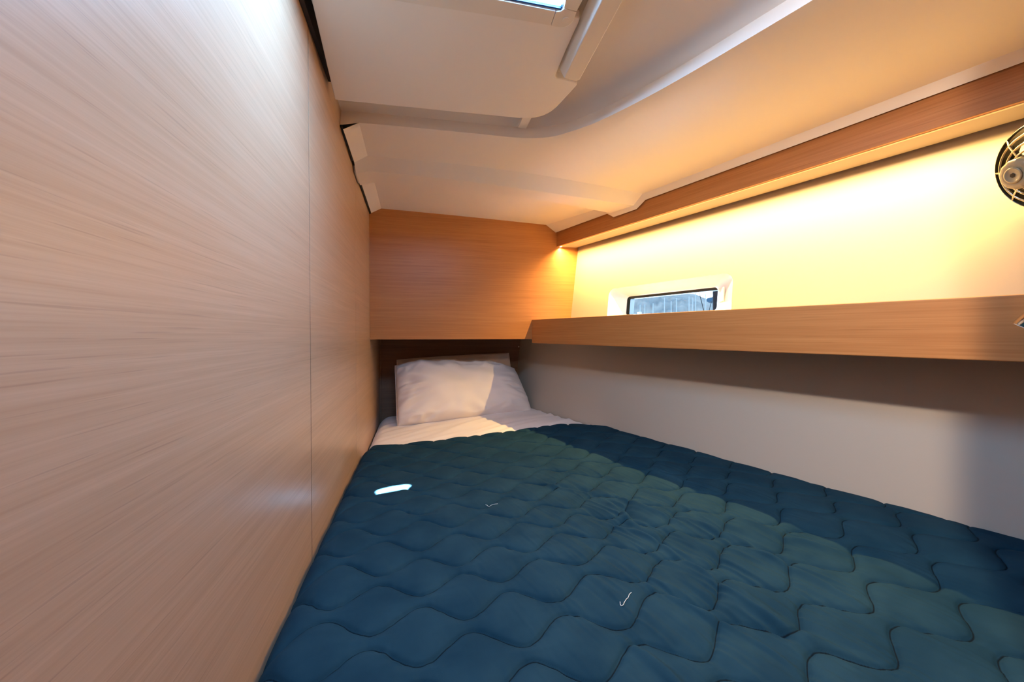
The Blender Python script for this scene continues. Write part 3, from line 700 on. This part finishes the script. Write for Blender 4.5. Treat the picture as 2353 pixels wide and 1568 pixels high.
for k in range(8):
    a = 2 * PI * k / 8 + .2; dr = e1 * math.cos(a) + e2 * math.sin(a)
    bm = bmesh.new(); tube(bm, [fc + fax * .018 + dr * R0 * .97, fc + fax * .026 + dr * .061, fc + fax * .031 + dr * .047, fc + fax * .036 + dr * .032, fc + fax * .036 + dr * .02], .0018, 8); pobj('cage_spoke', bm, M['fan_metal'], fan, smooth=True)
for k in range(5):
    bm = bmesh.new(); rr5 = []
    for j in range(6):
        r = .02 + .048 * j / 5; rw = []
        for i in range(6):
            a = 2 * PI * k / 5 + (i / 5 - .5) * (1.0 - .02 * j) + j * .08; tw = (i / 5 - .5) * .016
            rw.append(fc + (e1 * math.cos(a) + e2 * math.sin(a)) * r + fax * tw)
        rr5.append(rw)
    grid(bm, rr5); pobj('blade', bm, M['fan_body'], fan, smooth=True)
bm = bmesh.new(); lathe(bm, [(.056, .0245), (.058, .0265), (.066, .0255), (.069, .0225), (.070, .018), (.0705, .0)], fc, fax, 12); pobj('motor_cap', bm, M['fan_cap'], fan, bevel=.002)
bm = bmesh.new(); lathe(bm, [(.030, .022), (.034, .028), (.055, .0275), (.0565, .024)], fc, fax, 12); pobj('motor_body', bm, mat('dark_chrome', (.10, .10, .11), .15, 1.0), fan, bevel=.001)
bm = bmesh.new(); lathe(bm, [(.0704, .0130), (.0720, .0130), (.0724, .0110), (.0714, .010), (.0714, .0)], fc, fax, 32); pobj('badge', bm, M['fan_cap'], fan, smooth=True)
bm = bmesh.new(); lathe(bm, [(.0713, .0042), (.0722, .0038), (.0723, .0)], fc, fax, 6); pobj('badge_mark', bm, M['fan_body'], fan)
bm = bmesh.new(); pk = fc + fax * .058 - e1 * .036; box(bm, pk - Vector((.004, .004, .004)), pk + Vector((.004, .004, .004))); pobj('switch_knob', bm, M['plastic'], fan, bevel=.001)
bm = bmesh.new(); tube(bm, [fc - fax * .015 + UP * .075, fc - fax * .02 + UP * .10, fc + Vector((.02, .02, .117))], .007, 12); pobj('bracket_arm', bm, M['fan_body'], fan, smooth=True)
bm = bmesh.new(); lathe(bm, [(0, .024), (.004, .024), (.007, .018), (.009, .008)], fc + Vector((.02, .02, .117)), (0, 0, -1), 24); pobj('mount_disc', bm, M['fan_metal'], fan, smooth=True)
bm = bmesh.new(); lathe(bm, [(-.06, .022), (-.058, .028), (-.02, .030), (.025, .028), (.030, .0)], fc, fax, 24); pobj('motor', bm, M['fan_body'], fan, smooth=True)

# ------------------------------------------------------------------ reading lamp on the shelf front, at the right edge
ra = Vector((.905, .418, .010))
rl = empty('reading_lamp', ra, label='tubular chrome reading lamp fixed to the shelf front board', category='lamp')
hax = Vector((.24, -.51, .82)).normalized()
h0 = Vector((.898, .415, .010))
bm = bmesh.new(); lathe(bm, [(0, .0145), (.0006, .0160), (.070, .0160), (.074, .014), (.075, .0)], h0, hax, 32); pobj('lamp_head', bm, M['chrome'], rl, smooth=True)
bm = bmesh.new(); lathe(bm, [(.0008, .0135), (.0012, .0135), (.0013, .0)], h0 - hax * .0014, hax, 32); pobj('lamp_lens', bm, M['white_plastic'], rl)
fb_ = lat(1.0108, .060, .012); bm = bmesh.new(); lathe(bm, [(0, .022), (.006, .022), (.009, .018), (.010, .0)], fb_, -NR, 32); pobj('wall_base', bm, M['chrome'], rl, smooth=True)
bm = bmesh.new(); tube(bm, [fb_ - NR * .008, fb_ - NR * .02, h0 + hax * .045], .005, 12); pobj('swivel_arm', bm, M['chrome'], rl, smooth=True)

# ------------------------------------------------------------------ lift everything onto the cabin sole
for o in list(bpy.data.objects):
    if o.parent is None: o.location.z += ZO
bpy.context.view_layer.update()
